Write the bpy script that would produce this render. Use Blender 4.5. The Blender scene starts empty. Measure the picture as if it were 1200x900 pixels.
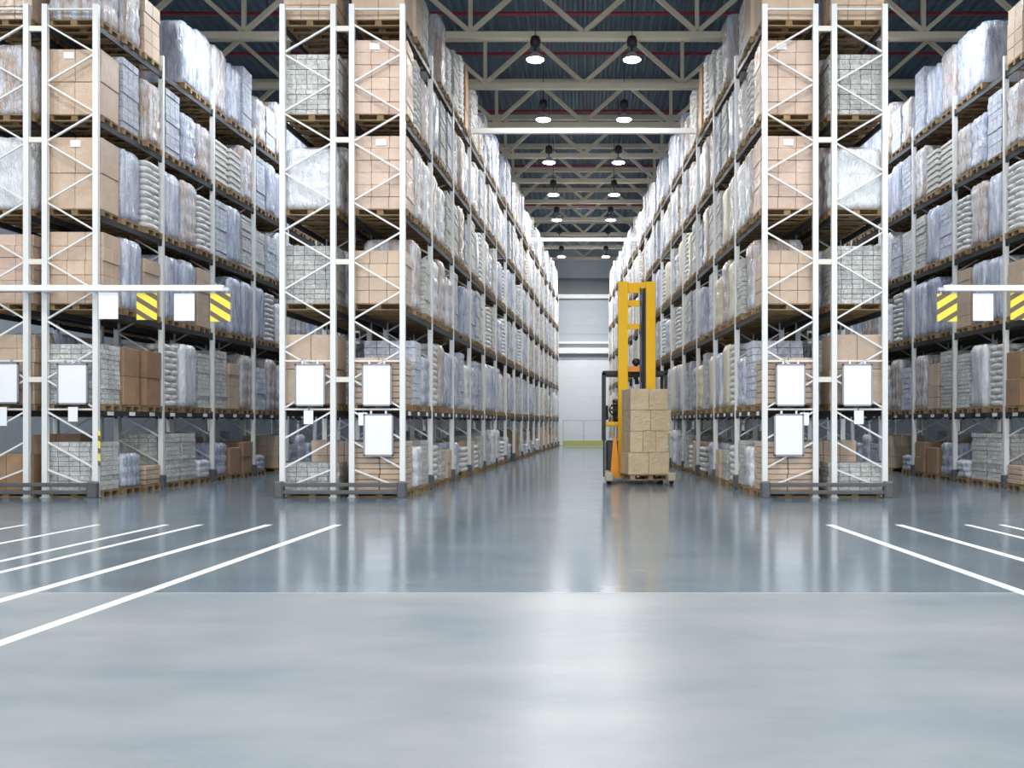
import bpy, math, random
from mathutils import Vector, Matrix
random.seed(7)
SC = bpy.context.scene
COL = SC.collection

# ------------------------------------------------------------------ materials
def nm(name):
    m = bpy.data.materials.new(name); m.use_nodes = True
    nt = m.node_tree; b = nt.nodes['Principled BSDF']
    return m, nt, b
def simple(name, col, rough=.5, metal=0., noise=0., scale=6., bump=0.):
    m, nt, b = nm(name)
    b.inputs['Base Color'].default_value = (*col, 1); b.inputs['Roughness'].default_value = rough
    b.inputs['Metallic'].default_value = metal
    if noise or bump:
        tc = nt.nodes.new('ShaderNodeTexCoord'); n = nt.nodes.new('ShaderNodeTexNoise')
        n.inputs['Scale'].default_value = scale; n.inputs['Detail'].default_value = 4
        nt.links.new(tc.outputs['Object'], n.inputs['Vector'])
        if noise:
            r = nt.nodes.new('ShaderNodeMapRange')
            r.inputs['To Min'].default_value = 1 - noise; r.inputs['To Max'].default_value = 1 + noise
            nt.links.new(n.outputs['Fac'], r.inputs['Value'])
            mx = nt.nodes.new('ShaderNodeVectorMath'); mx.operation = 'SCALE'
            mx.inputs[0].default_value = col
            nt.links.new(r.outputs['Result'], mx.inputs['Scale'])
            nt.links.new(mx.outputs['Vector'], b.inputs['Base Color'])
        if bump:
            bp = nt.nodes.new('ShaderNodeBump'); bp.inputs['Strength'].default_value = bump; bp.inputs['Distance'].default_value = .02
            nt.links.new(n.outputs['Fac'], bp.inputs['Height']); nt.links.new(bp.outputs['Normal'], b.inputs['Normal'])
    return m
def goods(name, colA, colB, rough=.5, scale=(3, 3, 1.2), contrast=.18, bump=.5, isl=.25, coat=0.):
    """packed goods: two tones (packing and the film or print over it) in patches of their own, varied piece by piece"""
    m, nt, b = nm(name)
    L = nt.links
    tc = nt.nodes.new('ShaderNodeTexCoord'); mp = nt.nodes.new('ShaderNodeMapping')
    mp.inputs['Scale'].default_value = scale
    L.new(tc.outputs['Object'], mp.inputs['Vector'])
    oi = nt.nodes.new('ShaderNodeObjectInfo')
    add = nt.nodes.new('ShaderNodeVectorMath'); add.operation = 'ADD'
    sc = nt.nodes.new('ShaderNodeVectorMath'); sc.operation = 'SCALE'; sc.inputs[0].default_value = (37, 19, 53)
    L.new(oi.outputs['Random'], sc.inputs['Scale']); L.new(mp.outputs['Vector'], add.inputs[0]); L.new(sc.outputs['Vector'], add.inputs[1])
    n = nt.nodes.new('ShaderNodeTexNoise'); n.inputs['Scale'].default_value = 1.6; n.inputs['Detail'].default_value = 5; n.inputs['Roughness'].default_value = .65
    L.new(add.outputs['Vector'], n.inputs['Vector'])
    r = nt.nodes.new('ShaderNodeMapRange'); r.inputs['From Min'].default_value = .5 - contrast; r.inputs['From Max'].default_value = .5 + contrast
    L.new(n.outputs['Fac'], r.inputs['Value'])
    mix = nt.nodes.new('ShaderNodeMix'); mix.data_type = 'RGBA'
    mix.inputs['A'].default_value = (*colA, 1); mix.inputs['B'].default_value = (*colB, 1)
    L.new(r.outputs['Result'], mix.inputs['Factor'])
    ge = nt.nodes.new('ShaderNodeNewGeometry')
    a2 = nt.nodes.new('ShaderNodeMath'); a2.operation = 'ADD'
    L.new(ge.outputs['Random Per Island'], a2.inputs[0]); L.new(oi.outputs['Random'], a2.inputs[1])
    r2 = nt.nodes.new('ShaderNodeMapRange'); r2.inputs['From Max'].default_value = 2
    r2.inputs['To Min'].default_value = 1 - isl; r2.inputs['To Max'].default_value = 1 + isl
    L.new(a2.outputs['Value'], r2.inputs['Value'])
    s2 = nt.nodes.new('ShaderNodeVectorMath'); s2.operation = 'SCALE'
    L.new(mix.outputs['Result'], s2.inputs[0]); L.new(r2.outputs['Result'], s2.inputs['Scale'])
    L.new(s2.outputs['Vector'], b.inputs['Base Color'])
    b.inputs['Roughness'].default_value = rough
    b.inputs['Coat Weight'].default_value = coat; b.inputs['Coat Roughness'].default_value = .18
    n2 = nt.nodes.new('ShaderNodeTexNoise'); n2.inputs['Scale'].default_value = 5; n2.inputs['Detail'].default_value = 3; n2.inputs['Distortion'].default_value = 1.2
    L.new(add.outputs['Vector'], n2.inputs['Vector'])
    bp = nt.nodes.new('ShaderNodeBump'); bp.inputs['Strength'].default_value = bump; bp.inputs['Distance'].default_value = .05
    L.new(n2.outputs['Fac'], bp.inputs['Height']); L.new(bp.outputs['Normal'], b.inputs['Normal'])
    if coat: L.new(bp.outputs['Normal'], b.inputs['Coat Normal'])
    return m
def emit(name, col, s):
    m, nt, b = nm(name)
    b.inputs['Base Color'].default_value = (*col, 1)
    b.inputs['Emission Color'].default_value = (*col, 1); b.inputs['Emission Strength'].default_value = s
    return m

M = {}
M['rack'] = simple('rack_white_steel', (.80, .81, .80), .38, 0, .04, 3)
M['spacer'] = simple('rack_cream_steel', (.78, .76, .66), .4)
M['beam'] = simple('beam_dark_steel', (.035, .038, .045), .5, 0, .3, 5)
M['guard'] = simple('guard_dark_grey', (.10, .105, .11), .45, 0, .2, 8)
M['wood'] = goods('pallet_wood', (.19, .12, .055), (.36, .25, .13), .8, (2, 2, 6), .2, .3, .35)
M['carton'] = goods('tan_cardboard', (.53, .385, .265), (.64, .50, .38), .55, (2, 2, 2), .25, .25, .14, .5)
M['cartonpink'] = goods('pinkish_cardboard', (.56, .40, .305), (.68, .53, .43), .5, (1.5, 1.5, 3), .25, .35, .12, .6)
M['brown'] = goods('brown_cardboard', (.34, .20, .11), (.42, .27, .16), .6, (2, 2, 2), .25, .2, .2, .2)
M['filmblue'] = goods('blue_grey_film', (.33, .39, .57), (.76, .80, .88), .25, (5, 5, 1.0), .13, 1., .22, .9)
M['filmwhite'] = goods('white_film', (.62, .66, .72), (.90, .92, .93), .3, (3, 3, 1.0), .2, .9, .12, .8)
M['filmtan'] = goods('film_over_tan', (.50, .36, .26), (.70, .76, .86), .25, (5, 5, .7), .10, 1., .15, .8)
M['filmwarm'] = goods('warm_glow_tinted_film', (.66, .60, .42), (.84, .80, .64), .35, (4, 4, .9), .2, .8, .16, .7)  # warm glow around the forklift put into the film colour
M['packet'] = goods('grey_packets', (.52, .53, .51), (.84, .85, .82), .45, (9, 9, 9), .14, .8, .25, .3)
M['packetblue'] = goods('blue_grey_packets', (.42, .48, .60), (.72, .76, .83), .45, (6, 6, 6), .16, .8, .25, .4)
M['tray'] = goods('pale_trays', (.66, .65, .60), (.82, .81, .76), .5, (3, 3, 8), .2, .3, .2)
M['sack'] = goods('pale_sacks', (.66, .66, .66), (.82, .82, .80), .5, (4, 4, 4), .2, .7, .14, .3)
M['lavender'] = goods('lavender_bag', (.40, .40, .60), (.58, .58, .76), .4, (3, 3, 1), .2, .7, .1, .5)
M['darkblue'] = simple('dark_blue_cloth', (.03, .05, .16), .6, 0, .3, 6, .3)
M['paper'] = simple('white_paper', (.92, .92, .92), .5)
M['board'] = simple('white_board_sheet', (.94, .95, .97), .35, 0, .02, 3)
M['boardframe'] = simple('grey_board_frame', (.30, .31, .36), .4, .3)
M['truss'] = simple('truss_cream_paint', (.72, .65, .49), .5, 0, .08, 2)
M['red'] = simple('red_pipe_paint', (.30, .02, .035), .4)
M['black'] = simple('black_plastic', (.015, .015, .018), .45)
M['dark'] = simple('dark_grey_paint', (.06, .062, .065), .45, 0, .2, 4)
M['yellow'] = simple('yellow_truck_paint', (1., .56, .0), .6, 0, .03, 3)
M['orange'] = simple('orange_paint', (.85, .30, .01), .4)
M['chrome'] = simple('steel_chrome', (.6, .6, .62), .25, 1.)
M['reflector'] = simple('lamp_reflector', (.75, .76, .78), .3, .6)
M['lens'] = emit('lamp_lens_lit', (1, .98, .95), 30)
M['barwhite'] = simple('white_bar_paint', (.93, .94, .94), .3)
M['green'] = simple('yellow_green_paint', (.50, .56, .16), .5)
M['line'] = simple('white_floor_paint', (.88, .89, .88), .4, 0, .05, 5)
M['lightgrey'] = simple('light_grey_paint', (.62, .66, .70), .5)
M['rubber'] = simple('rubber', (.02, .02, .02), .8)
M['headlight'] = simple('lamp_glass', (.9, .9, .88), .15)

def stripes(name, flip):
    m, nt, b = nm(name)
    L = nt.links
    tc = nt.nodes.new('ShaderNodeTexCoord'); sx = nt.nodes.new('ShaderNodeSeparateXYZ'); L.new(tc.outputs['Object'], sx.inputs[0])
    a = nt.nodes.new('ShaderNodeMath'); a.operation = 'MULTIPLY'; a.inputs[1].default_value = .62 * flip; L.new(sx.outputs['X'], a.inputs[0])
    c = nt.nodes.new('ShaderNodeMath'); c.operation = 'ADD'; L.new(a.outputs[0], c.inputs[0]); L.new(sx.outputs['Z'], c.inputs[1])
    d = nt.nodes.new('ShaderNodeMath'); d.operation = 'MULTIPLY'; d.inputs[1].default_value = 3.7; L.new(c.outputs[0], d.inputs[0])
    f = nt.nodes.new('ShaderNodeMath'); f.operation = 'FRACT'; L.new(d.outputs[0], f.inputs[0])
    g = nt.nodes.new('ShaderNodeMath'); g.operation = 'GREATER_THAN'; g.inputs[1].default_value = .42; L.new(f.outputs[0], g.inputs[0])
    mix = nt.nodes.new('ShaderNodeMix'); mix.data_type = 'RGBA'
    mix.inputs['A'].default_value = (.16, .12, .08, 1); mix.inputs['B'].default_value = (.95, .80, .08, 1)
    L.new(g.outputs[0], mix.inputs['Factor']); L.new(mix.outputs['Result'], b.inputs['Base Color'])
    b.inputs['Roughness'].default_value = .4
    return m
M['stripeL'] = stripes('hazard_stripes_falling', 1.); M['stripeR'] = stripes('hazard_stripes_rising', -1.)

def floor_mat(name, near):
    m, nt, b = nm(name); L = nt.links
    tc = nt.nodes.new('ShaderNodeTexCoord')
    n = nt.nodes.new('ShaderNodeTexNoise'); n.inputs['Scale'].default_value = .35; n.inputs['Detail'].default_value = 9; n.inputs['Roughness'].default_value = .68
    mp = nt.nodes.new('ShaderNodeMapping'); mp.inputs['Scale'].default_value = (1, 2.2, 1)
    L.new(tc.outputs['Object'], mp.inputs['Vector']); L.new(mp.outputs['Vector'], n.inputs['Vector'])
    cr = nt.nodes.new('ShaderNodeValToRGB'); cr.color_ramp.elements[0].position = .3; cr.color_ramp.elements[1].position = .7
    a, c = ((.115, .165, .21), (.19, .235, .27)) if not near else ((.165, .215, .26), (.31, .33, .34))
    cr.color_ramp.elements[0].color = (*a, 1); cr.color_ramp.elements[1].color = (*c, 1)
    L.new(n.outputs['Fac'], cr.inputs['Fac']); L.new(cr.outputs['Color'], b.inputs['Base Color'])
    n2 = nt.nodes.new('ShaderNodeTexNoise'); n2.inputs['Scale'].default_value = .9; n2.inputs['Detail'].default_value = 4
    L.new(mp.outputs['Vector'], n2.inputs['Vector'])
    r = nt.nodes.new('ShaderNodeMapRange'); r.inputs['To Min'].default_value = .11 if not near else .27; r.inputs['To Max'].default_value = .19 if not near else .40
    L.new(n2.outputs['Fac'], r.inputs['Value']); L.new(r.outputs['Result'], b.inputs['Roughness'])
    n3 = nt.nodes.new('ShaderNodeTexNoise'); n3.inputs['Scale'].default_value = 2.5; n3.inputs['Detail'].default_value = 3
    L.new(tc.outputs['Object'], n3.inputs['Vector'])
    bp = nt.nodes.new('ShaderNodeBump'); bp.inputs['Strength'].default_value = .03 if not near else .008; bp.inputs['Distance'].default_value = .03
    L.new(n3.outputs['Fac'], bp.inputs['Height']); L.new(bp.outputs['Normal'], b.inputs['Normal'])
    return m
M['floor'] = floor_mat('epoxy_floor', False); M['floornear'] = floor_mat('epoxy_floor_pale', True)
M['deck'] = simple('slate_blue_decking', (.085, .13, .17), .5, 0, .12, 1.5)
M['wall'] = simple('grey_blue_cladding', (.46, .52, .58), .5, 0, .06, 1)
M['walldark'] = simple('dark_grey_cladding', (.16, .18, .20), .5, 0, .1, 1)
M['doorpanel'] = simple('pale_blue_door', (.84, .90, .97), .35, 0, .02, 1)

# ------------------------------------------------------------------ mesh collecting
class MB:
    def __init__(s): s.v = []; s.f = []; s.mi = []; s.sm = []
    def add(s, vs, fs, mi=0, sm=False):
        o = len(s.v); s.v += [tuple(v) for v in vs]
        s.f += [tuple(i + o for i in f) for f in fs]; s.mi += [mi] * len(fs); s.sm += [sm] * len(fs)
    def box(s, c, d, mi=0, ch=0., rot=None):
        hx, hy, hz = d[0] / 2, d[1] / 2, d[2] / 2
        if not ch:
            vs = [Vector((x, y, z)) for z in (-hz, hz) for y in (-hy, hy) for x in (-hx, hx)]
            fs = [(0, 2, 3, 1), (4, 5, 7, 6), (0, 1, 5, 4), (2, 6, 7, 3), (0, 4, 6, 2), (1, 3, 7, 5)]
        else:
            vs = []; idx = {}
            for X in (-1, 1):
                for Y in (-1, 1):
                    for Z in (-1, 1):
                        for a in range(3):
                            p = [X * (hx - ch), Y * (hy - ch), Z * (hz - ch)]
                            p[a] = (X, Y, Z)[a] * (hx, hy, hz)[a]
                            idx[(X, Y, Z, a)] = len(vs); vs.append(Vector(p))
            fs = []
            for a in range(3):
                for S in (-1, 1):
                    k = [i for i in range(3) if i != a]; q = []
                    for (u, w) in ((-1, -1), (1, -1), (1, 1), (-1, 1)):
                        t = [0, 0, 0]; t[a] = S; t[k[0]] = u; t[k[1]] = w; q.append(idx[(*t, a)])
                    if (S == -1) == (a != 1): q.reverse()
                    fs.append(tuple(q))
            for a in range(3):
                k = [i for i in range(3) if i != a]
                for u in (-1, 1):
                    for w in (-1, 1):
                        t0 = [0, 0, 0]; t0[a] = -1; t0[k[0]] = u; t0[k[1]] = w
                        t1 = list(t0); t1[a] = 1
                        fs.append((idx[(*t0, k[0])], idx[(*t1, k[0])], idx[(*t1, k[1])], idx[(*t0, k[1])]))
            for X in (-1, 1):
                for Y in (-1, 1):
                    for Z in (-1, 1): fs.append(tuple(idx[(X, Y, Z, a)] for a in range(3)))
        c = Vector(c)
        vs = [(rot @ v if rot else v) + c for v in vs]
        s.add(vs, fs, mi)
    def bar(s, p, q, w, h, mi=0, up=(0, 0, 1)):
        p, q = Vector(p), Vector(q); d = (q - p).normalized(); up = Vector(up)
        if abs(d.dot(up)) > .98: up = Vector((0, 1, 0))
        x = d.cross(up).normalized() * w / 2; z = x.cross(d).normalized() * h / 2
        vs = [e + a * x + b * z for e in (p, q) for (a, b) in ((-1, -1), (1, -1), (1, 1), (-1, 1))]
        s.add(vs, [(0, 1, 2, 3), (7, 6, 5, 4), (0, 4, 5, 1), (1, 5, 6, 2), (2, 6, 7, 3), (3, 7, 4, 0)], mi)
    def tube(s, pts, r, n=10, mi=0, cap=True):
        pts = [Vector(p) for p in pts]; vs = []; fs = []
        for i, p in enumerate(pts):
            d = (pts[min(i + 1, len(pts) - 1)] - pts[max(i - 1, 0)]).normalized()
            u = Vector((0, 0, 1)) if abs(d.z) < .9 else Vector((1, 0, 0))
            a = d.cross(u).normalized(); b = a.cross(d)
            for k in range(n):
                t = 2 * math.pi * k / n; vs.append(p + (a * math.cos(t) + b * math.sin(t)) * r)
        for i in range(len(pts) - 1):
            for k in range(n):
                fs.append((i * n + k, i * n + (k + 1) % n, (i + 1) * n + (k + 1) % n, (i + 1) * n + k))
        if cap: fs += [tuple(range(n))[::-1], tuple((len(pts) - 1) * n + k for k in range(n))]
        s.add(vs, fs, mi, True)
    def lathe(s, prof, n=20, mi=0, c=(0, 0, 0), axis='z'):
        vs = []; fs = []
        for (r, z) in prof:
            for k in range(n):
                t = 2 * math.pi * k / n; a, b = r * math.cos(t), r * math.sin(t)
                v = (a, b, z) if axis == 'z' else (z, a, b)
                vs.append(Vector(v) + Vector(c))
        for i in range(len(prof) - 1):
            for k in range(n):
                fs.append((i * n + k, i * n + (k + 1) % n, (i + 1) * n + (k + 1) % n, (i + 1) * n + k))
        fs += [tuple(range(n))[::-1], tuple((len(prof) - 1) * n + k for k in range(n))]
        s.add(vs, fs, mi, True)
    def mesh(s, name, mats):
        me = bpy.data.meshes.new(name); me.from_pydata(s.v, [], s.f)
        for m in mats: me.materials.append(m)
        me.polygons.foreach_set('material_index', s.mi); me.polygons.foreach_set('use_smooth', s.sm)
        me.update()
        return me
    def build(s, name, mats, parent=None, loc=(0, 0, 0)):
        if not isinstance(mats, (list, tuple)): mats = [mats]
        return link(name, s.mesh(name, mats), parent, loc)
def link(name, me, parent=None, loc=(0, 0, 0)):
    o = bpy.data.objects.new(name, me); COL.objects.link(o); o.parent = parent; o.location = loc
    return o
def thing(name, label, cat, loc=(0, 0, 0), group=None):
    o = bpy.data.objects.new(name, None); COL.objects.link(o); o.location = loc
    o.empty_display_size = .2
    tag(o, label, cat, group); return o
def tag(o, label, cat, group=None):
    o['label'] = label; o['category'] = cat
    if group: o['group'] = group
def struct(name, mb, mats, loc=(0, 0, 0)):
    o = mb.build(name, mats, None, loc); o['kind'] = 'structure'; return o

# ------------------------------------------------------------------ measured layout
F = 1090.; CAMH = 1.6; VX, VY = 684., 496.
K = 51. / F                       # the two rack rows close in on each other by this much per metre
Y0 = 20.
def wx(px, y): return (px - VX) * y / F
def wz(py, y): return CAMH + (VY - py) * y / F
def rx(s, a, y): return s * (a - K * (y - Y0))       # s = -1 left of the aisle, +1 right of it
BAY = 2.8; NB = 16; YEND = 66.6
LEVZ = [1.875, 4.045, 6.09, 8.135, 10.185]           # top of the beams
PH = 10.6
ORD = ['first', 'second', 'third', 'fourth', 'fifth', 'sixth', 'seventh', 'eighth', 'ninth', 'tenth', 'eleventh', 'twelfth', 'thirteenth', 'fourteenth', 'fifteenth', 'sixteenth']

# ------------------------------------------------------------------ shell
SEAM = 1.6 * F / (695 - VY)
XW = 24.
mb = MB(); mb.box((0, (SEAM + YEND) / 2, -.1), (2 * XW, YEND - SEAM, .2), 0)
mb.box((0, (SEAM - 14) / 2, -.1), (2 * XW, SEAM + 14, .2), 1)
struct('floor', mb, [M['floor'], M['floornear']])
mb = MB(); mb.box((0, SEAM, .001), (2 * XW, .025, .002)); struct('floor_joint', mb, simple('joint_filler', (.40, .45, .48), .3))
for s in (-1, 1):
    for j, (xa, wd) in enumerate(((396, .12), (315, .12), (235, .09), (195, .09), (115, .08), (30, .08))):
        y1 = 14.66; x1 = (xa - VX) * y1 / F; y2 = -2.
        x2 = x1 - K * (y1 - y2)
        mb = MB(); pts = [(x1 - wd / 2, y1), (x1 + wd / 2, y1), (x2 + wd / 2, y2), (x2 - wd / 2, y2)]
        pts = [(-s * x, y) for x, y in pts]
        if s > 0: pts = pts[::-1]
        mb.add([(x, y, .003) for x, y in pts] + [(x, y, 0) for x, y in pts], [(0, 3, 2, 1), (0, 1, 5, 4), (1, 2, 6, 5), (2, 3, 7, 6), (3, 0, 4, 7)])
        struct('floor_line', mb, M['line'])
# corrugated roof deck
ZR = 15.15
mb = MB(); pit = .32; n = int(2 * XW / pit); vs = []; fs = []
for i in range(n):
    x = -XW + i * pit
    for (dx, dz) in ((0, 0), (.09, 0), (.16, .09), (.275, .09)): vs += [(x + dx, -14, ZR + dz), (x + dx, YEND, ZR + dz)]
for i in range(len(vs) // 2 - 1): fs.append((2 * i, 2 * i + 1, 2 * i + 3, 2 * i + 2))
mb.add(vs, fs); mb.box((0, (YEND - 14) / 2, ZR + .2), (2 * XW, YEND + 14, .1))
struct('ceiling', mb, M['deck'])
# end wall with cladding joints
mb = MB(); mb.box((0, YEND + .15, ZR / 2), (2 * XW, .3, ZR + .4), 0)
for z in (8.0, 8.6, 9.2, 9.8): mb.box((0, YEND - .01, z), (6, .02, .03), 0)
mb.box((0, YEND - .03, 11.35), (5.2, .06, 1.25), 1)
struct('wall_back', mb, [M['wall'], M['walldark']])
for s, nme in ((-1, 'wall_left'), (1, 'wall_right')):
    mb = MB(); mb.box((s * (XW + .15), (YEND - 14) / 2, ZR / 2), (.3, YEND + 14, ZR + .4))
    struct(nme, mb, M['wall'])
# door in the end wall
dr = bpy.data.objects.new('door_1', None); COL.objects.link(dr); dr['kind'] = 'structure'; dr.location = (0, YEND - .06, 0)
mb = MB()
for k in range(9): mb.box((0, 0, .36 + k * .7), (3.7, .06, .697), 0, .006)
mb.build('door_leaf', M['doorpanel'], dr)
mb = MB(); mb.box((-1.93, -.03, 3.2), (.14, .14, 6.5)); mb.box((1.93, -.03, 3.2), (.14, .14, 6.5)); mb.build('door_frame', M['lightgrey'], dr)
mb = MB(); mb.box((0, -.2, 6.75), (3.9, .5, .42), 0, .04); mb.build('roller_housing', M['barwhite'], dr)
mb = MB(); mb.box((0, YEND - .15, 7.35), (4.4, .3, .14)); mb.box((0, YEND - .15, 10.65), (4.6, .3, .3), 0, .02); struct('trim_1', mb, M['barwhite'])
# guard rail before the door
yg = 64.4
gr = thing('guard_rail', 'low metal barrier with yellow-green kick board before the far door', 'guard rail', (0, yg, 0))
for x in (-1.42, 0, 1.42):
    mb = MB(); mb.bar((x, 0, 0), (x, 0, 1.82), .09, .09); mb.box((x, 0, .01), (.2, .2, .02)); mb.build('post', M['lightgrey'], gr)
for z in (1.8,):
    mb = MB(); mb.tube([(-1.46, 0, z), (1.46, 0, z)], .035); mb.build('top_rail', M['lightgrey'], gr)
mb = MB(); mb.box((0, -.06, .22), (2.9, .03, .36)); mb.build('kick_board', M['green'], gr)

# ------------------------------------------------------------------ roof trusses, pipes, lamps, ties
def truss(y, label):
    t = thing('roof_truss', label, 'roof truss', (0, y, 13.3))
    mb = MB(); mb.box((0, 0, 0), (2 * XW - .1, .2, .2)); mb.build('bottom_chord', M['truss'], t)
    mb = MB(); mb.box((0, 0, 1.68), (2 * XW - .1, .2, .2)); mb.build('top_chord', M['truss'], t)
    P = 3.42; nn = 6
    for i in range(-nn, nn + 1):
        if i:
            mb = MB(); mb.bar((i * P, 0, .1), (i * P, 0, 1.6), .12, .12); mb.build('vertical', M['truss'], t)
        for sg in (-1, 1):
            mb = MB(); mb.bar((i * P, 0, .1), (i * P + sg * P / 2, 0, 1.6), .13, .13, up=(0, 1, 0)); mb.build('diagonal', M['truss'], t)
    return t
for k in range(-5, 10):
    y = 28.1 + 4.21 * k
    w = ('%s roof truss counted from the rack fronts' % ORD[k]) if k >= 0 else 'roof truss over the open hall, %s ahead of the rack fronts' % ORD[-k - 1]
    truss(y, 'cream lattice ' + w)
for k, y in enumerate((29.4, 32.6, 38.6, 41.6, 46.8, 50.2, 55.2)):
    mb = MB(); mb.tube([(-XW, y, 14.55), (XW, y, 14.55)], .055)
    for x in range(-20, 21, 5): mb.bar((x, y, 14.6), (x, y, ZR - .002), .03, .03)
    o = mb.build('hanging_pipe', M['red']); tag(o, 'dark red ceiling pipe, %s counted from the near end' % ORD[k], 'pipe')
for k, y in enumerate((28.4, 45.2)):
    hw = 3.89 - K * (y - Y0)
    yy = Y0 + BAY * round((y - Y0) / BAY)
    yy = y
    mb = MB(); mb.box((0, yy, 10.52), (2 * hw - .13, .13, .15)); 
    for s in (-1, 1): mb.box((s * (hw - .075), yy, 10.49), (.02, .16, .26))
    o = mb.build('tie_beam', M['barwhite'])
    tag(o, 'white tie beam across the main aisle, %s the forklift mast' % ('well above' if k == 0 else 'far beyond'), 'beam')

def lamp(x, y, z, label, light=True):
    t = thing('pendant_lamp', label, 'lamp', (x, y, z), 'high-bay lamps along the aisle')
    mb = MB(); mb.lathe([(.04, .72), (.13, .68), (.16, .56), (.15, .42), (.05, .36)], 16); mb.tube([(0, 0, .17), (0, 0, .38)], .022, 8); mb.build('housing', M['black'], t)
    mb = MB(); mb.lathe([(.07, .22), (.12, .18), (.22, .08), (.28, .0), (.285, -.01), (.265, -.01), (.2, .07), (.05, .15)], 24); mb.build('reflector', M['reflector'], t)
    mb = MB(); mb.lathe([(.255, .012), (.26, .0), (.2, -.035), (.08, -.05)], 24); mb.build('lens', M['lens'], t)
    mb = MB(); mb.tube([(0, 0, .70), (0, 0, ZR - z - .002)], .014, 6); mb.build('rod', M['black'], t)
LY = [27.9, 33.4, 38.9, 44.4, 49.9, 55.4, 60.9]
def alight(x, y, z, e, size, col=(1, .985, .96), sp=3.0):
    l = bpy.data.lights.new('lamp_or_fill_light', 'AREA'); l.shape = 'DISK'; l.size = size; l.energy = e; l.color = col
    o = bpy.data.objects.new('lamp_or_fill_light', l); COL.objects.link(o); o.location = (x, y, z)
    l.spread = math.radians(170)
    return o
ALIGHT = 75
for k, y in enumerate(LY):
    for s in (-1, 1):
        z = CAMH + (426 if True else 0) * 27.9 / F
        x = s * 1.45
        lamp(x, y, z, '%s lamp of the %s pair of round high-bay lamps' % ('left' if s < 0 else 'right', ORD[k]))
        alight(x, y, z - .1, ALIGHT * (2.6 if y > 60 else 1), .5)
# inner side aisles and the hall in front: the same lamps, outside the frame
for y in (24., 30., 36., 42., 50.):
    for s in (-1, 1): alight(s * (8.6 - K * (y - Y0)), y, 12.9, ALIGHT * 2.0, .5, (.9, .95, 1))
for y in (23., 32., 41.):
    for s in (-1, 1): alight(s * 17., y, 12.6, ALIGHT * 2.5, .6)  # added unseen fill lights beyond the outer racks, brightening the side walls
for y in (16., 10., 4., -3.):
    for x in (-15, -9, -3, 3, 9, 15): alight(x, y, 12.6, ALIGHT * 1.9, .6)

# ------------------------------------------------------------------ racks
W_P, D_P = .115, .10
def frame_meshes(braces_separate):
    pass
def post_mb():
    mb = MB()     # open channel with a row of slots on its face
    mb.box((0, -.035, PH / 2), (.115, .03, PH)); mb.box((-.05, .01, PH / 2), (.015, .07, PH)); mb.box((.05, .01, PH / 2), (.015, .07, PH))
    mb.box((0, 0, .01), (.16, .16, .02))
    return mb
POST = post_mb().mesh('post', [M['rack']])
def brace_list(FW):
    """members in the x-z plane; inner post at x=0, outer (aisle) post at x=FW"""
    out = []; z = 10.19; k = 0
    while z - .637 > 1.85:
        a = 0 if k % 2 == 0 else FW; out.append(((a, z), (FW - a, z - .637))); z -= .637; k += 1
    for (zi, zo) in ((1.87, 1.25), (1.22, .62), (.62, .2)): out.append(((0, zi), (FW, zo)))
    for h in (10.5, 2.94, 1.9): out.append(((0, h), (FW, h)))
    return out
FW = 1.09
BR = []
for (a, b) in brace_list(FW):
    mb = MB(); mb.bar((a[0], 0, a[1]), (b[0], 0, b[1]), .035, .045, up=(0, 1, 0)); BR.append(mb)
BRM = [b.mesh('brace', [M['rack']]) for b in BR]
allb = MB()
for b in BR: allb.add(b.v, b.f)
BRALL = allb.mesh('bracing', [M['rack']])
g = MB(); g.box((0, -.01, .17), (.19, .19, .34), 0, .02); GUARD = g.mesh('foot_guard', [M['guard']])

def upright(root, s, a_in, a_out, y, detail, guard):
    """one upright frame; local x runs from the inner post to the aisle post"""
    e = bpy.data.objects.new('upright_frame', None); COL.objects.link(e); e.parent = root
    xi = rx(s, a_in, y); xo = rx(s, a_out, y)
    e.location = (xi, y, 0); sg = 1 if xo > xi else -1
    e.scale = (sg, 1, 1)
    link('post', POST, e); link('post', POST, e, (FW, 0, 0))
    if detail:
        for m in BRM: link('brace', m, e)
    else: link('bracing', BRALL, e)
    if guard: link('foot_guard', GUARD, e, (FW, 0, 0))
    return e
def beam_mb(mb, s, a, y, z):
    p = Vector((rx(s, a, y), y + .05, z - .06)); q = Vector((rx(s, a, y + BAY), y + BAY - .05, z - .06))
    mb.bar(p, q, .05, .12)
    for r, d in ((p, 1), (q, -1)): mb.box((r.x, r.y + d * .008, r.z), (.07, .012, .2))

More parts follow.
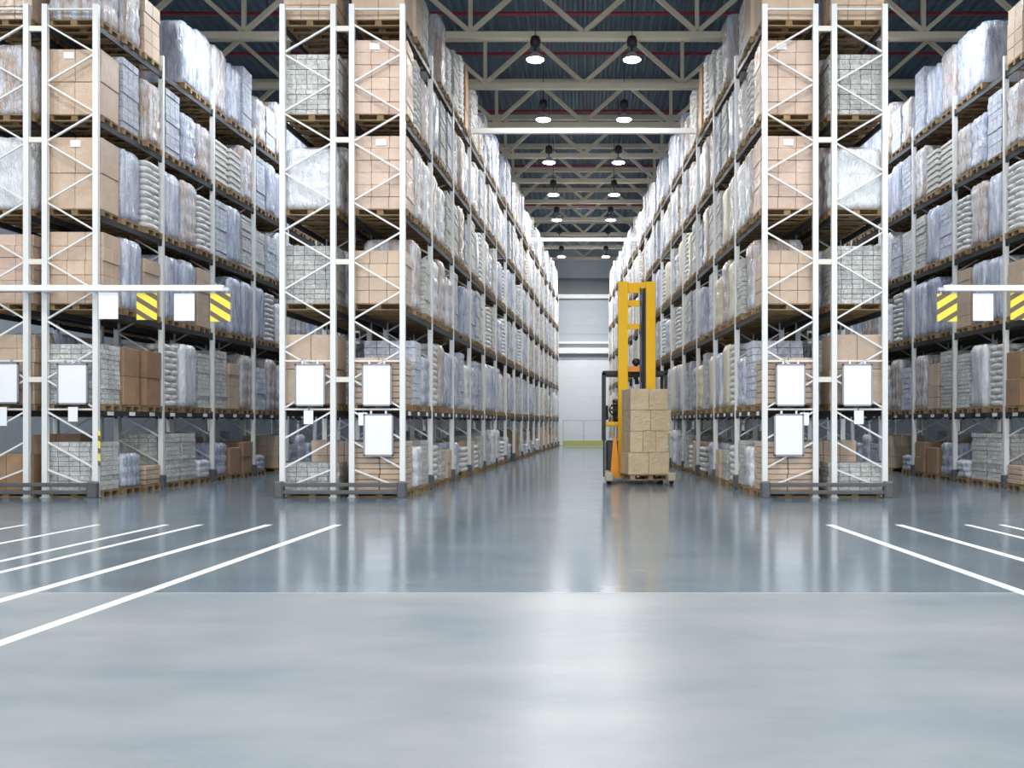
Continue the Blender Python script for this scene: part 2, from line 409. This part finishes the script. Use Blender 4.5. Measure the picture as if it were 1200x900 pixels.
def rack(s, a0, nb, label, cols):
    """a double row of racking. a0: aisle-side post, then inner, inner, outer"""
    a = [a0, a0 + FW, a0 + FW + .4, a0 + 2 * FW + .4]
    root = thing('pallet_rack', label, 'pallet rack', (0, 0, 0))
    for i in range(nb + 1):
        y = Y0 + i * BAY
        upright(root, s, a[1], a[0], y, i == 0, i > 0)
        upright(root, s, a[2], a[3], y, i == 0, i > 0)
    for i in (0, 1, 2, 4, 6, 8):
        if i > nb: continue
        y = Y0 + i * BAY
        for z in (10.08, 7.69, 5.07, 2.54):
            mb = MB(); mb.box(((rx(s, a[1], y) + rx(s, a[2], y)) / 2, y, z), (.4, .06, .11)); mb.build('row_spacer', M['spacer'], root)
    rest = MB(); nind = 0
    for i in range(nb):
        y = Y0 + i * BAY
        for z in LEVZ:
            for j in range(4):
                if j == 0 or (i == 0):
                    mb = MB(); beam_mb(mb, s, a[j], y, z); mb.build('beam', M['beam'], root)
                else: beam_mb(rest, s, a[j], y, z)
    r = rest.build('beam', M['beam'], root); r['kind'] = 'stuff'
    # slot plates on the lowest beam
    for i in range(min(nb, 5)):
        for q in (.5, 1.4, 2.3):
            y = Y0 + i * BAY + q
            mb = MB(); mb.box((rx(s, a[0], y) - s * .03, y, LEVZ[0] - .06), (.01, .26, .085)); mb.build('slot_plate', M['paper'], root)
    return root, a
RACKS = {}
RACKS['CL'] = rack(-1, 3.89, NB, 'tall white double pallet rack on the left of the main aisle', None)
RACKS['CR'] = rack(1, 3.89, NB, 'tall white double pallet rack on the right, behind the forklift', None)
RACKS['OL'] = rack(-1, 11.58 - 0.0 + 0, 7, 'tall white double pallet rack cut by the left picture edge', None) if False else None

def rack_outer(s, label):
    # its aisle side faces the middle of the hall, so it is nearer the centre
    return rack(s, 10.48, 7, label, None)
RACKS['OL'] = rack_outer(-1, 'white double pallet rack at the left edge, behind the striped placards')
RACKS['OR'] = rack_outer(1, 'white double pallet rack at the right edge, behind the striped placards')

# end guards: two rails between end posts before each double rack
def end_guard(s, a, label):
    x0, x1 = sorted((s * (a[0] - .02), s * (a[3] + .02)))
    t = thing('rack_end_guard', label, 'rack guard', ((x0 + x1) / 2, Y0 - .2, 0))
    w = x1 - x0
    for k, z in enumerate((.29, .13)):
        mb = MB(); mb.box((0, 0, z), (w, .07, .085), 0, .012); mb.build('rail', M['guard'], t)
    for e in (-1, 1):
        mb = MB(); mb.box((e * w / 2, .03, .18), (.2, .2, .36), 0, .03); mb.box((e * w / 2, .03, .01), (.26, .26, .02)); mb.build('end_post', M['guard'], t)
for key, txt in (('CL', 'the rack left of the main aisle'), ('CR', 'the rack right of the main aisle'), ('OL', 'the rack at the left edge'), ('OR', 'the rack at the right edge')):
    end_guard(-1 if key[1] == 'L' else 1, RACKS[key][1], 'dark grey two-rail floor guard at the foot of ' + txt)

# ------------------------------------------------------------------ goods
def pallet_mb(mi=0, cheap=False):
    mb = MB()
    for y in (-.35, 0, .35): mb.box((0, y, .011), (1.2, .1, .022), mi)
    for x in (-.53, 0, .53):
        for y in (-.35, 0, .35): mb.box((x, y, .061), (.14, .1, .078), mi)
        mb.box((x, 0, .111), (.14, .8, .022), mi)
    for y in ((-.345, -.17, 0, .17, .345) if not cheap else (-.3, 0, .3)): mb.box((0, y, .133), (1.2, .13 if not cheap else .2, .022), mi)
    return mb
def cartons(nx, ny, nz, h, ch=.008, w=1.16, d=.77, seed=1, gap=.006):
    R = random.Random(seed); mb = MB()
    dx, dy, dz = w / nx, d / ny, h / nz
    for k in range(nz):
        ox, oy = R.uniform(-.012, .012), R.uniform(-.01, .01)
        for i in range(nx):
            for j in range(ny):
                if 0 < i < nx - 1 and 0 < j < ny - 1 and k < nz - 1: continue
                mb.box((-w / 2 + (i + .5) * dx + ox, -d / 2 + (j + .5) * dy + oy, .144 + (k + .5) * dz + .001), (dx - gap, dy - gap, dz - gap * .7), 0, ch)
    return mb
def film(h, seed, w=1.18, d=.81, wob=.02, p=14, nz=12, n=44, tiers=0):
    R = random.Random(seed); mb = MB(); vs = []; fs = []
    ph = [R.uniform(0, 6.28) for _ in range(6)]
    rings = [i / nz for i in range(nz + 1)]
    for iz, t in enumerate(rings):
        sh = 1 - .05 * (t > .98)
        for k in range(n):
            a = 2 * math.pi * k / n; c, s_ = math.cos(a), math.sin(a)
            r = (abs(c) ** p + abs(s_) ** p) ** (-1 / p)
            wv = wob * (.5 * math.sin(5 * t + 3 * a + ph[0]) + .4 * math.sin(9 * a + ph[1] + 6 * t) + .5 * R.uniform(-.5, .5))
            if tiers: wv -= .03 * (1 if abs((t * tiers) % 1 - .02) < .06 else 0)
            vs.append(((r * w / 2) * c * sh + wv * c, (r * d / 2) * s_ * sh + wv * s_, .145 + t * h + (R.uniform(-.015, .015) if iz == nz else 0)))
    for i in range(nz):
        for k in range(n): fs.append((i * n + k, i * n + (k + 1) % n, (i + 1) * n + (k + 1) % n, (i + 1) * n + k))
    fs.append(tuple(range(n))[::-1])
    o = len(vs)
    for k in range(n):
        q = vs[nz * n + k]; vs.append((q[0] * .93, q[1] * .93, .145 + h + .012 + R.uniform(-.006, .012)))
    for k in range(n): fs.append((nz * n + k, nz * n + (k + 1) % n, o + (k + 1) % n, o + k))
    fs.append(tuple(range(o, o + n)))
    mb.add(vs, fs, 0, True); return mb
def sacks(h, seed):
    R = random.Random(seed); mb = MB(); nz = max(3, round(h / .15)); dz = h / nz
    for k in range(nz):
        nx, ny = (2, 2) if k % 2 else (3, 1)
        dx, dy = 1.16 / nx, .78 / ny
        for i in range(nx):
            for j in range(ny):
                cx, cy = -.58 + (i + .5) * dx, -.39 + (j + .5) * dy
                vs = []; fs = []; n = 16
                prof = ((.80, -.5), (.97, -.28), (1, 0), (.97, .28), (.78, .5))
                for (r, z) in prof:
                    for q in range(n):
                        a = 2 * math.pi * (q + .5) / n; c, s_ = math.cos(a), math.sin(a); rr = (abs(c) ** 5 + abs(s_) ** 5) ** -.2 * r
                        vs.append((cx + rr * c * dx / 2 + R.uniform(-.006, .006), cy + rr * s_ * dy / 2 + R.uniform(-.006, .006), .146 + (k + .5 + z) * dz))
                for u in range(4):
                    for q in range(n): fs.append((u * n + q, u * n + (q + 1) % n, (u + 1) * n + (q + 1) % n, (u + 1) * n + q))
                fs += [tuple(range(n))[::-1], tuple(range(4 * n, 5 * n))]
                mb.add(vs, fs, 0, True)
    return mb
def trays(h, seed):
    mb = MB(); n = max(4, round(h / .17)); dz = h / n
    for k in range(n):
        z = .146 + k * dz
        mb.box((0, 0, z + dz * .78 / 2 + dz * .2), (1.17, .78, dz * .6), 0, .02)
        for x in (-.5, 0, .5):
            mb.box((x, 0, z + dz * .1), (.12, .7, dz * .2), 0)
    return mb
def bag(h, seed):
    mb = film(h, seed, 1.02, .78, .03, 3.2, 12, 40)
    return mb
# kind -> (look words, part name, material key, builder)
KINDS = {
 'carton5': ('tan carton load', 'carton_stack', 'carton', lambda h, s: cartons(3, 2, max(2, round(h / .31)), h, seed=s)),
 'pink': ('pinkish carton load', 'carton_stack', 'cartonpink', lambda h, s: cartons(3, 2, max(2, round(h / .27)), h, seed=s)),
 'bigbox': ('large tan box load', 'carton_stack', 'carton', lambda h, s: cartons(2, 1, max(1, round(h / .75)), h, .012, seed=s)),
 'flat': ('flat tan carton load', 'carton_stack', 'carton', lambda h, s: cartons(2, 2, max(4, round(h / .12)), h, .01, seed=s, gap=.014)),
 'brown': ('brown box load', 'carton_stack', 'brown', lambda h, s: cartons(2, 1, max(1, round(h / .6)), h, .01, seed=s)),
 'fblue': ('blue-grey film-wrapped load', 'wrapped_stack', 'filmblue', lambda h, s: film(h, s, tiers=max(3, round(h / .3)))),
 'fwhite': ('white film-wrapped load', 'wrapped_stack', 'filmwhite', lambda h, s: film(h, s, wob=.03, tiers=max(3, round(h / .35)))),
 'ftan': ('tan-and-blue film-wrapped load', 'wrapped_stack', 'filmtan', lambda h, s: film(h, s, tiers=max(3, round(h / .4)))),
 'fwarm': ('glow-tinted film-wrapped load', 'wrapped_stack', 'filmwarm', lambda h, s: film(h, s, tiers=max(3, round(h / .3)))),
 'packet': ('grey packet load', 'packet_stack', 'packet', lambda h, s: cartons(5, 3, max(3, round(h / .105)), h, 0, seed=s, gap=.012)),
 'pblue': ('blue-grey packet load', 'packet_stack', 'packetblue', lambda h, s: cartons(4, 3, max(3, round(h / .16)), h, 0, seed=s, gap=.014)),
 'tray': ('pale stacked tray load', 'tray_stack', 'tray', trays),
 'sack': ('pale sack load', 'sack_stack', 'sack', sacks),
 'bag': ('lavender bulk bag', 'bulk_bag', 'lavender', bag),
}
GM = {}
def goods_mb(kind, h, var):
    key = (kind, round(h, 2), var)
    if key not in GM: GM[key] = [KINDS[kind][3](h, var * 7 + 1), None]
    return key
PAL = pallet_mb().mesh('pallet', [M['wood']])
pm_cheap = pallet_mb(cheap=True)
sl = MB(); sl.box((0, 0, 0), (.22, .004, .14)); SLIP = sl.mesh('paper_label', [M['paper']])

LV = ['on the floor', 'first beam level', 'second beam level', 'third beam level', 'fourth beam level', 'fifth beam level']
SLOT = ['near slot', 'middle slot', 'far slot']
WHERE = {'CL': 'left side of main aisle', 'CR': 'right side of main aisle', 'OL': 'left-edge rack', 'OR': 'right-edge rack'}
LEVBASE = [0.0] + LEVZ
cands = []   # every load as plan data, largest in the photo first become things
R = random.Random(11)
def pick(level, key, i):
    if level == 0:
        return R.choice(['packet', 'packet', 'pblue', 'flat', 'brown', 'sack', 'fblue', 'carton5', 'fwhite']), R.choice([.45, .6, .75, .9, 1.05, 1.2])
    if key == 'O':
        kd = R.choice(['fblue', 'fblue', 'pblue', 'fblue', 'packet', 'ftan', 'fwhite', 'fblue', 'pblue', 'sack', 'carton5', 'ftan', 'ftan'])
    else:
        kd = R.choice(['fblue', 'fblue', 'fblue', 'fwhite', 'fwhite', 'ftan', 'pblue', 'pblue', 'packet', 'packet', 'ftan', 'ftan', 'sack', 'fblue', 'pblue'])
    h = R.choice([1.3, 1.45, 1.55, 1.6, 1.6]) if level < 5 else R.choice([1.3, 1.6, 1.75, 1.85])
    return kd, h
FRONT = {
 ('C', 0): [('flat', 1.05), ('flat', 1.0), ('carton5', 1.15), ('pink', 1.58), ('pink', 1.6), ('bigbox', 1.6)],
 ('C', 1): [('packet', .6), ('bigbox', 1.5), ('packet', 1.25), ('fwhite', 1.3), ('packet', 1.3), ('carton5', 1.6)],
 ('O', 0): [('packet', 1.05), ('packet', 1.3), ('carton5', 1.55), ('bigbox', 1.55), ('bigbox', 1.42), ('ftan', 1.3)],
 ('O', 1): [('brown', .8), ('carton5', 1.5), ('pink', 1.5), ('fwhite', 1.55), ('ftan', 1.5), ('carton5', 1.4)],
}
for fam in ('C', 'O'):
    nb = NB if fam == 'C' else 6
    for i in range(nb):
        for row in (0, 1):
            if row == 1 and i > (8 if fam == 'C' else 5): continue
            for lv in range(6):
                for sl_ in range(3):
                    if lv == 0 and i > 0 and R.random() < .18: continue
                    if lv > 0 and i > 0 and R.random() < .035: continue
                    kd, h = pick(lv, fam, i)
                    if i == 0 and sl_ == 0: kd, h = FRONT[(fam, row)][lv]
                    if fam == 'O' and row == 0:
                        if (i, lv, sl_) in ((2, 4, 0), (2, 4, 1)): kd, h = 'tray', 1.2
                        if (i, lv) == (3, 4) and sl_ == 2: kd, h = 'bag', 1.5
                        if (i, lv) == (0, 1) and sl_ in (1, 2): kd, h = 'brown', 1.3
                        if (i, lv) == (0, 0) and sl_ == 2: kd, h = 'flat', .45
                    if fam == 'C' and row == 0 and i == 0 and sl_ == 2 and lv == 1: kd, h = 'fblue', 1.15
                    if fam == 'C' and row == 0 and i == 0 and lv == 5 and sl_ == 1: kd, h = 'bigbox', 1.75
                    if fam == 'C' and lv == 5 and sl_ == 2 and i == 2: kd, h = 'brown', 1.9
                    var = R.randrange(2); jx, jr, jy = R.uniform(-.03, .03), R.uniform(-.02, .02), R.uniform(-.02, .02)
                    for s in (-1, 1):
                        key = fam + ('L' if s < 0 else 'R')
                        a = RACKS[key][1]; ac = (a[0] + a[1]) / 2 if row == 0 else (a[2] + a[3]) / 2
                        y = Y0 + i * BAY + .5 + .9 * sl_ + jy
                        x = rx(s, ac, y) + s * jx
                        k2 = kd
                        if s > 0 and fam == 'C' and lv <= 3 and i >= 1 and kd in ('fblue', 'fwhite', 'ftan') and (i + sl_ + lv) % 2: k2 = 'fwarm'  # right-hand film recoloured to carry the warm glow
                        px = VX + x * F / y
                        top = LEVBASE[lv] + .144 + h
                        py0 = VY - (top - CAMH) * F / y; py1 = VY - (LEVBASE[lv] - CAMH) * F / y
                        inner = px + (-s) * .6 * F / y
                        # width that shows: the face to the aisle (foreshortened) plus, in the first slot, the whole front
                        xe = rx(s, ac - .6, y); sw = abs(xe * F / (y - .4) - xe * F / (y + .4))
                        if i == 0 and sl_ == 0: sw += 1.2 * F / y
                        elif row == 1: sw = 0 if (fam == 'O' or i > 0) else 1
                        x_in = VX + xe * F / y
                        vis = -60 < x_in < 1260 and py1 > 0
                        if fam == 'O' and abs(x_in - VX) < 352: vis = False     # behind the middle racks
                        if fam == 'C' and s > 0 and 730 < x_in < 778 and lv <= 1: vis = vis and False
                        hgt = min(py1, 583) - max(py0, 0)
                        cands.append(dict(key=key, row=row, i=i, lv=lv, sl=sl_, kd=k2, h=h, var=var, x=x, y=y, z=LEVBASE[lv], rot=jr * s, area=(sw * hgt if vis and hgt > 3 else 0)))
cands.sort(key=lambda c: -c['area'])
NIND = 300
mass = {}
nlab = 0
for n_, c in enumerate(cands):
    kd = c['kd']; look, part, mk, _f = KINDS[kd]
    key = goods_mb(kd, c['h'], c['var'])
    ok = n_ < NIND and c['area'] > 0
    if ok:
        if GM[key][1] is None: GM[key][1] = GM[key][0].mesh(part, [M[mk]])
        place = WHERE[c['key']]
        if c['row'] == 1: lab = '%s, %s, %s, back row of %s' % (look, LV[c['lv']], SLOT[c['sl']], {'CL': 'left middle rack', 'CR': 'right middle rack', 'OL': 'left-edge rack', 'OR': 'right-edge rack'}[c['key']])
        else: lab = '%s, %s, %s bay, %s, %s' % (look, LV[c['lv']], ORD[c['i']], SLOT[c['sl']], place)
        words_ = lab.split()
        t = thing('pallet_load', lab, 'pallet load', (c['x'], c['y'], c['z']), 'loaded pallets on the racks')
        t.rotation_euler.z = c['rot']
        link('pallet', PAL, t); link(part, GM[key][1], t)
        if c['i'] == 0 and c['sl'] == 0 and c['lv'] in (3, 4) and kd in ('pink', 'bigbox'):
            link('paper_label', SLIP, t, (0.02 if c['lv'] == 3 else -.12, -.40, .144 + c['h'] - .14))
    else:
        mass.setdefault('all', []).append(c)
# everything farther off: one mass
allm = MB(); mats = [M['wood']]; mk2 = {}
for c in mass.get('all', []):
    kd = c['kd']; mk = KINDS[kd][2]
    if mk not in mk2: mk2[mk] = len(mats); mats.append(M[mk])
    T = Matrix.Translation((c['x'], c['y'], c['z'])) @ Matrix.Rotation(c['rot'], 4, 'Z')
    g_ = GM[goods_mb(kd, c['h'], c['var'])][0]
    allm.add([T @ Vector(v) for v in pm_cheap.v], pm_cheap.f, 0)
    o = len(allm.v); allm.v += [tuple(T @ Vector(v)) for v in g_.v]; allm.f += [tuple(q + o for q in f) for f in g_.f]; allm.mi += [mk2[mk]] * len(g_.f); allm.sm += g_.sm
o = allm.build('pallet_load_mass', mats); o['kind'] = 'stuff'
tag(o, 'small distant pallet loads filling the far bays of the racks', 'pallet loads')

# ------------------------------------------------------------------ boards on the rack fronts
def board(px0, px1, py0, py1, label, small=False):
    y = 19.93
    x0, x1 = wx(px0, y), wx(px1, y); z0, z1 = wz(py1, y), wz(py0, y)
    w, h = x1 - x0, z1 - z0
    t = thing('notice_board' if not small else 'small_placard', label, 'notice board' if not small else 'placard', ((x0 + x1) / 2, y, z0))
    if small:
        mb = MB(); mb.box((0, 0, h / 2), (w, .012, h)); mb.build('sheet', M['board'], t)
        mb = MB(); mb.bar((0, .0, h - .02), (0, .05, h + .03), .02, .02); mb.build('hook', M['chrome'], t)
        return
    mb = MB(); f = .035
    mb.box((0, 0, f / 2), (w, .03, f)); mb.box((0, 0, h - f / 2), (w, .03, f)); mb.box((-w / 2 + f / 2, 0, h / 2), (f, .03, h)); mb.box((w / 2 - f / 2, 0, h / 2), (f, .03, h))
    mb.box((0, .01, h / 2), (w, .008, h))
    mb.build('frame', M['boardframe'], t)
    mb = MB(); mb.box((0, -.003, h / 2), (w - f * 1.1, .016, h - f * 1.1)); mb.build('sheet', M['board'], t)
    mb = MB()
    for x in (-w / 4, w / 4): mb.box((x, .02, h + .02), (.04, .04, .09))
    mb.build('clip', M['chrome'], t)
MIR = lambda a, b: (2 * VX - b, 2 * VX - a)
for s in (-1, 1):
    side = 'left' if s < 0 else 'right'
    def B(a, b, c, d, lab, small=False):
        if s > 0: a, b = MIR(a, b)
        board(a, b, c, d, lab, small)
    B(345.5, 381, 426.5, 476, 'white framed board, outer upright frame of the middle %s rack' % side)
    B(424, 459, 426.5, 476, 'white framed board, upper one on the aisle-side frame, middle %s rack' % side)
    B(426, 461, 485, 534.5, 'white framed board, lower one on the aisle-side frame, middle %s rack' % side)
    B(420, 430.5, 483.5, 498.5, 'small white placard beside the lower board of the middle %s rack' % side, True)
    B(356, 367, 481, 497, 'small white placard under the outer board of the middle %s rack' % side, True)
    if s < 0:
        B(67, 103, 426, 474, 'white framed board between the posts of the left-edge rack')
        B(-14, 22, 425, 473, 'white framed board cut by the left picture edge')
        B(80, 91, 477, 494, 'small white placard under the board of the left-edge rack', True)
        B(-3, 8, 477, 499, 'small white placard at the left picture edge', True)

# striped warning strip on the corner post
mb = MB(); mb.box((0, 0, .38), (.045, .012, .76)); o = mb.build('warning_strip', M['stripeL'], None, (wx(116, 19.93), 19.938, .68)); tag(o, 'narrow yellow and black strip on the corner post of left-edge rack', 'warning strip')

# ------------------------------------------------------------------ bars with hanging placards
def hang_bar(s):
    y = 19.8; side = 'left' if s < 0 else 'right'
    xe = -s * wx(262, y); xo = -s * wx(-110, y); z = wz(338, y)
    xe, xo = (wx(262, y), wx(-110, y)) if s < 0 else (-wx(262, y), -wx(-110, y))
    t = thing('placard_bar', 'long white horizontal bar over the %s side aisle' % side, 'bar', ((xe + xo) / 2, y, z))
    w = abs(xo - xe)
    mb = MB(); mb.box((0, 0, 0), (w, .12, .13), 0, .015); mb.build('tube', M['barwhite'], t)
    e = -s * 1
    mb = MB(); mb.box((e * (w / 2 + .06), 0, -.02), (.14, .09, .07)); mb.build('end_cap', M['lightgrey'], t)
    for pxp in (113, 53, 32):
        xp = wx(pxp, y) if s < 0 else -wx(pxp, y)
        mb = MB(); mb.box((xp - (xe + xo) / 2, .1, 0), (.14, .1, .18)); mb.build('bracket', M['lightgrey'], t)
    for k, (a, b, c, d, kd) in enumerate(((115.5, 138.5, 342.5, 374, 'w'), (160, 184, 343.5, 375, 's'), (204, 228, 344, 376, 'w'), (246.5, 270, 344, 377, 's'))):
        if s > 0:
            a, b = MIR(a, b)
        x0, x1, z0, z1 = wx(a, y), wx(b, y), wz(d, y), wz(c, y)
        pos = ['fourth', 'third', 'second', 'first'][k]
        lab = ('white' if kd == 'w' else 'yellow and black striped') + ' placard hanging from the %s bar, %s from its free end' % (side, pos)
        p = thing('hanging_placard', lab, 'placard', ((x0 + x1) / 2, y, z0), 'placards hanging from the bars')
        hh = z1 - z0
        mb = MB(); mb.box((0, 0, hh / 2), (x1 - x0, .02, hh), 0, .004); mb.build('panel', M['board'] if kd == 'w' else (M['stripeL'] if s < 0 else M['stripeR']), p)
        for q in (-.13, .13):
            mb = MB(); mb.bar((q, 0, hh - .02), (q, 0, hh + .06), .012, .012, up=(0, 1, 0)); mb.build('hanger', M['chrome'], p)
for s in (-1, 1): hang_bar(s)

# ------------------------------------------------------------------ reach truck with its load
YT = 24.3
def tx(px): return (px - VX) * YT / F
def tz(py): return CAMH + (VY - py) * YT / F
t = thing('forklift', 'yellow-masted forklift truck carrying a tall carton load in the aisle', 'forklift', (0, 0, 0))
ym = 25.75; sc_ = ym / YT
def mx(px): return (px - VX) * ym / F
def mz(py): return CAMH + (VY - py) * ym / F
for (a, b) in ((724.5, 735.8), (757, 768.2)):
    xa, xb = mx(a), mx(b); xm = (xa + xb) / 2; zt = mz(330)
    mb = MB(); w = xb - xa
    mb.box((xm, ym, (zt + .12) / 2), (w, .05, zt - .12), 0, .006); mb.box((xa + .02 if a < 740 else xb - .02, ym + .1, (zt + .12) / 2), (.04, .2, zt - .12)); mb.box((xm, ym + .2, (zt + .12) / 2), (w, .03, zt - .12))
    mb.build('mast_rail', M['yellow'], t)
xl, xr = mx(735), mx(758)
for (a, b) in ((330.5, 343), (351.5, 358.5), (379, 385.5), (429, 435.5)):
    mb = MB(); mb.box(((xl + xr) / 2, ym + .1, (mz(a) + mz(b)) / 2), (xr - xl + .05, .06, mz(a) - mz(b)), 0, .008); mb.build('cross_member', M['yellow'] if a != 429 else M['orange'], t)
mb = MB(); mb.tube([(mx(753.5), ym + .02, .3), (mx(753.5), ym + .02, mz(338))], .045, 12); mb.build('lift_cylinder', M['black'], t)
mb = MB()
for q in (750.5, 756): mb.bar((mx(q), ym + .05, .4), (mx(q), ym + .05, mz(337)), .035, .02)
mb.build('lift_chain', M['dark'], t)
mb = MB(); mb.lathe([(.05, -.09), (.11, -.05), (.12, .02), (.08, .09), (.03, .11)], 14, 0, (mx(746), ym + .16, mz(424))); mb.tube([(mx(746), ym + .16, mz(427)), (mx(744), ym + .2, mz(436)), (mx(748), ym + .2, mz(450))], .05, 8); mb.build('hose_reel', M['black'], t)
# carriage, forks
cx = 1.66
mb = MB(); mb.box((cx, ym - .08, .55), (1.0, .06, .12), 0, .01); mb.box((cx, ym - .08, .25), (1.0, .06, .12), 0, .01)
for x in (-.42, .42): mb.box((cx + x, ym - .08, .4), (.06, .06, .4))
mb.build('fork_carriage', M['dark'], t)
for x in (-.26, .26):
    mb = MB(); mb.box((cx + x, ym - .14, .35), (.12, .05, .58)); mb.box((cx + x, ym - .72, .085), (.12, 1.15, .04), 0, .006); mb.build('fork', M['dark'], t)
# support legs with wheels
for sx, sgn in ((.66, -1), (2.3, 1)):
    mb = MB(); mb.box((sx, ym - .5, .2), (.16, 2.1, .16), 0, .02)
    mb.box((sx, ym - 1.5, .2), (.22, .2, .22), 0, .03)
    lg = mb.build('support_leg', simple('worn_cream_paint', (.42, .38, .28), .5, 0, .2, 8), t)
    mb = MB(); mb.lathe([(.02, -.05), (.12, -.05), (.14, -.04), (.14, .04), (.12, .05), (.02, .05)], 20, 0, (sx, ym - 1.35, .142), 'x'); mb.build('wheel', M['rubber'], lg)
# chassis
yb = 26.9
mb = MB(); mb.box((1.5, yb, .62), (1.72, 1.5, .98), 0, .06); mb.box((1.5, yb, .17), (1.5, 1.3, .1)); mb.build('chassis', M['dark'], t)
mb = MB(); mb.box((1.5, yb - .02, tz(497) + .0), (1.76, 1.52, .12), 0, .02); mb.build('yellow_trim', M['yellow'], t)
for x in (.75, 2.25):
    mb = MB(); mb.lathe([(.02, -.07), (.15, -.07), (.17, -.05), (.17, .05), (.15, .07), (.02, .07)], 20, 0, (x, yb + .45, .17), 'x'); mb.build('drive_wheel', M['rubber'], t)
ztop = CAMH + (VY - 437) * 26.3 / F
mb = MB()
gx0, gx1 = .58, 2.32
for x in (gx0, gx1):
    for y in (26.25, 27.6): mb.bar((x, y, 1.1), (x, y, ztop), .09, .09)
for y in (26.25, 27.6): mb.bar((gx0 - .045, y, ztop), (gx1 + .045, y, ztop), .09, .11)
for x in (gx0, gx1): mb.bar((x, 26.25, ztop), (x, 27.6, ztop), .09, .09)
for k in range(1, 6): mb.bar((gx0 + (gx1 - gx0) * k / 6, 26.25, ztop), (gx0 + (gx1 - gx0) * k / 6, 27.6, ztop), .03, .04)
mb.bar((gx0 - .01, 26.2, .1), (gx0 - .01, 26.2, 1.15), .05, .05)
mb.build('overhead_guard', M['black'], t)
mb = MB(); mb.box((1.1, 27.1, 1.72), (.5, .5, .12), 0, .04); mb.box((1.1, 27.35, 2.02), (.5, .12, .6), 0, .05); mb.build('seat', M['black'], t)
mb = MB(); mb.tube([(.9 + .16 * math.cos(q * math.pi / 8), 26.6 + .06 * math.cos(q * math.pi / 8), 1.98 + .16 * math.sin(q * math.pi / 8)) for q in range(17)], .025, 8); mb.bar((.9, 26.6, 1.98), (.9, 26.75, 1.65), .07, .07); mb.box((.9, 26.6, 1.98), (.28, .04, .05)); mb.build('steering_wheel', M['black'], t)
mb = MB(); mb.box((.66, 26.4, 1.9), (.08, .12, .42), 0, .03); mb.bar((.62, 26.3, 1.7), (.66, 26.4, 1.8), .04, .04); mb.build('mirror', M['black'], t)
mb = MB(); vs = [(.72, 25.2, .12), (1.0, 25.2, .12), (.88, 25.2, 1.2), (.8, 25.2, 1.2)]
mb.add(vs + [(a, b + .06, c) for a, b, c in vs], [(0, 1, 2, 3), (7, 6, 5, 4), (0, 4, 5, 1), (1, 5, 6, 2), (2, 6, 7, 3), (3, 7, 4, 0)]); mb.build('leg_bracket', M['orange'], t)
mb = MB(); mb.lathe([(.02, -.05), (.08, -.05), (.09, .02), (.07, .04), (.02, .05)], 16, 0, (2.34, 26.15, tz(496))); mb.build('work_light', M['headlight'], t)

# carton load standing on its forks
lo = thing('pallet_load', 'tall tan four-tier carton load standing on the forks of the forklift', 'pallet load', (tx(757.5) + .02, YT + .47, .107), None)
lo.rotation_euler.z = math.radians(14)
PL = pallet_mb(); 
for i, v in enumerate(PL.v): PL.v[i] = (v[0] * .92, v[1] * 1.0, v[2])
PL.build('pallet', M['wood'], lo)
z = .146
Rr = random.Random(3)
for k, (w, h, dx) in enumerate(((1.12, .58, -.05), (1.05, .56, -.04), (1.11, .55, .0), (1.04, .56, -.04))):
    mb = MB(); nx = 3 if k == 1 else 2
    for i in range(nx):
        for j in range(2):
            mb.box((-w / 2 + (i + .5) * w / nx + dx, -.21 + j * .41 + (.0), z + h / 2), (w / nx - .006, .40, h - .006), 0, .012)
    mb.build('carton_tier', M['loadtan'] if 'loadtan' in M else M.setdefault('loadtan', goods('film_wrapped_tan', (.60, .44, .24), (.72, .58, .38), .4, (2, 2, 3), .2, .8, .06, .8)), lo)
    z += h

# ------------------------------------------------------------------ camera, world, view
cam = bpy.data.cameras.new('camera'); co = bpy.data.objects.new('camera', cam); COL.objects.link(co)
cam.sensor_width = 36; cam.lens = F / 1200 * 36; cam.shift_x = (600 - VX) / 1200; cam.shift_y = (VY - 450) / 1200
co.location = (0, 0, CAMH); co.rotation_euler = (math.pi / 2, 0, 0); cam.clip_end = 300
SC.camera = co
w = bpy.data.worlds.new('world'); SC.world = w; w.use_nodes = True
w.node_tree.nodes['Background'].inputs['Color'].default_value = (.86, .92, 1, 1); w.node_tree.nodes['Background'].inputs['Strength'].default_value = 1.3
SC.view_settings.view_transform = 'Standard'; SC.view_settings.look = 'None'; SC.view_settings.gamma = 1; SC.view_settings.exposure = 0.85
SC.view_settings.use_curve_mapping = False
SC.cycles.use_denoising = True; SC.cycles.max_bounces = 6; SC.cycles.diffuse_bounces = 4; SC.cycles.glossy_bounces = 4
SC.cycles.sample_clamp_indirect = 8; SC.cycles.caustics_reflective = False; SC.cycles.caustics_refractive = False
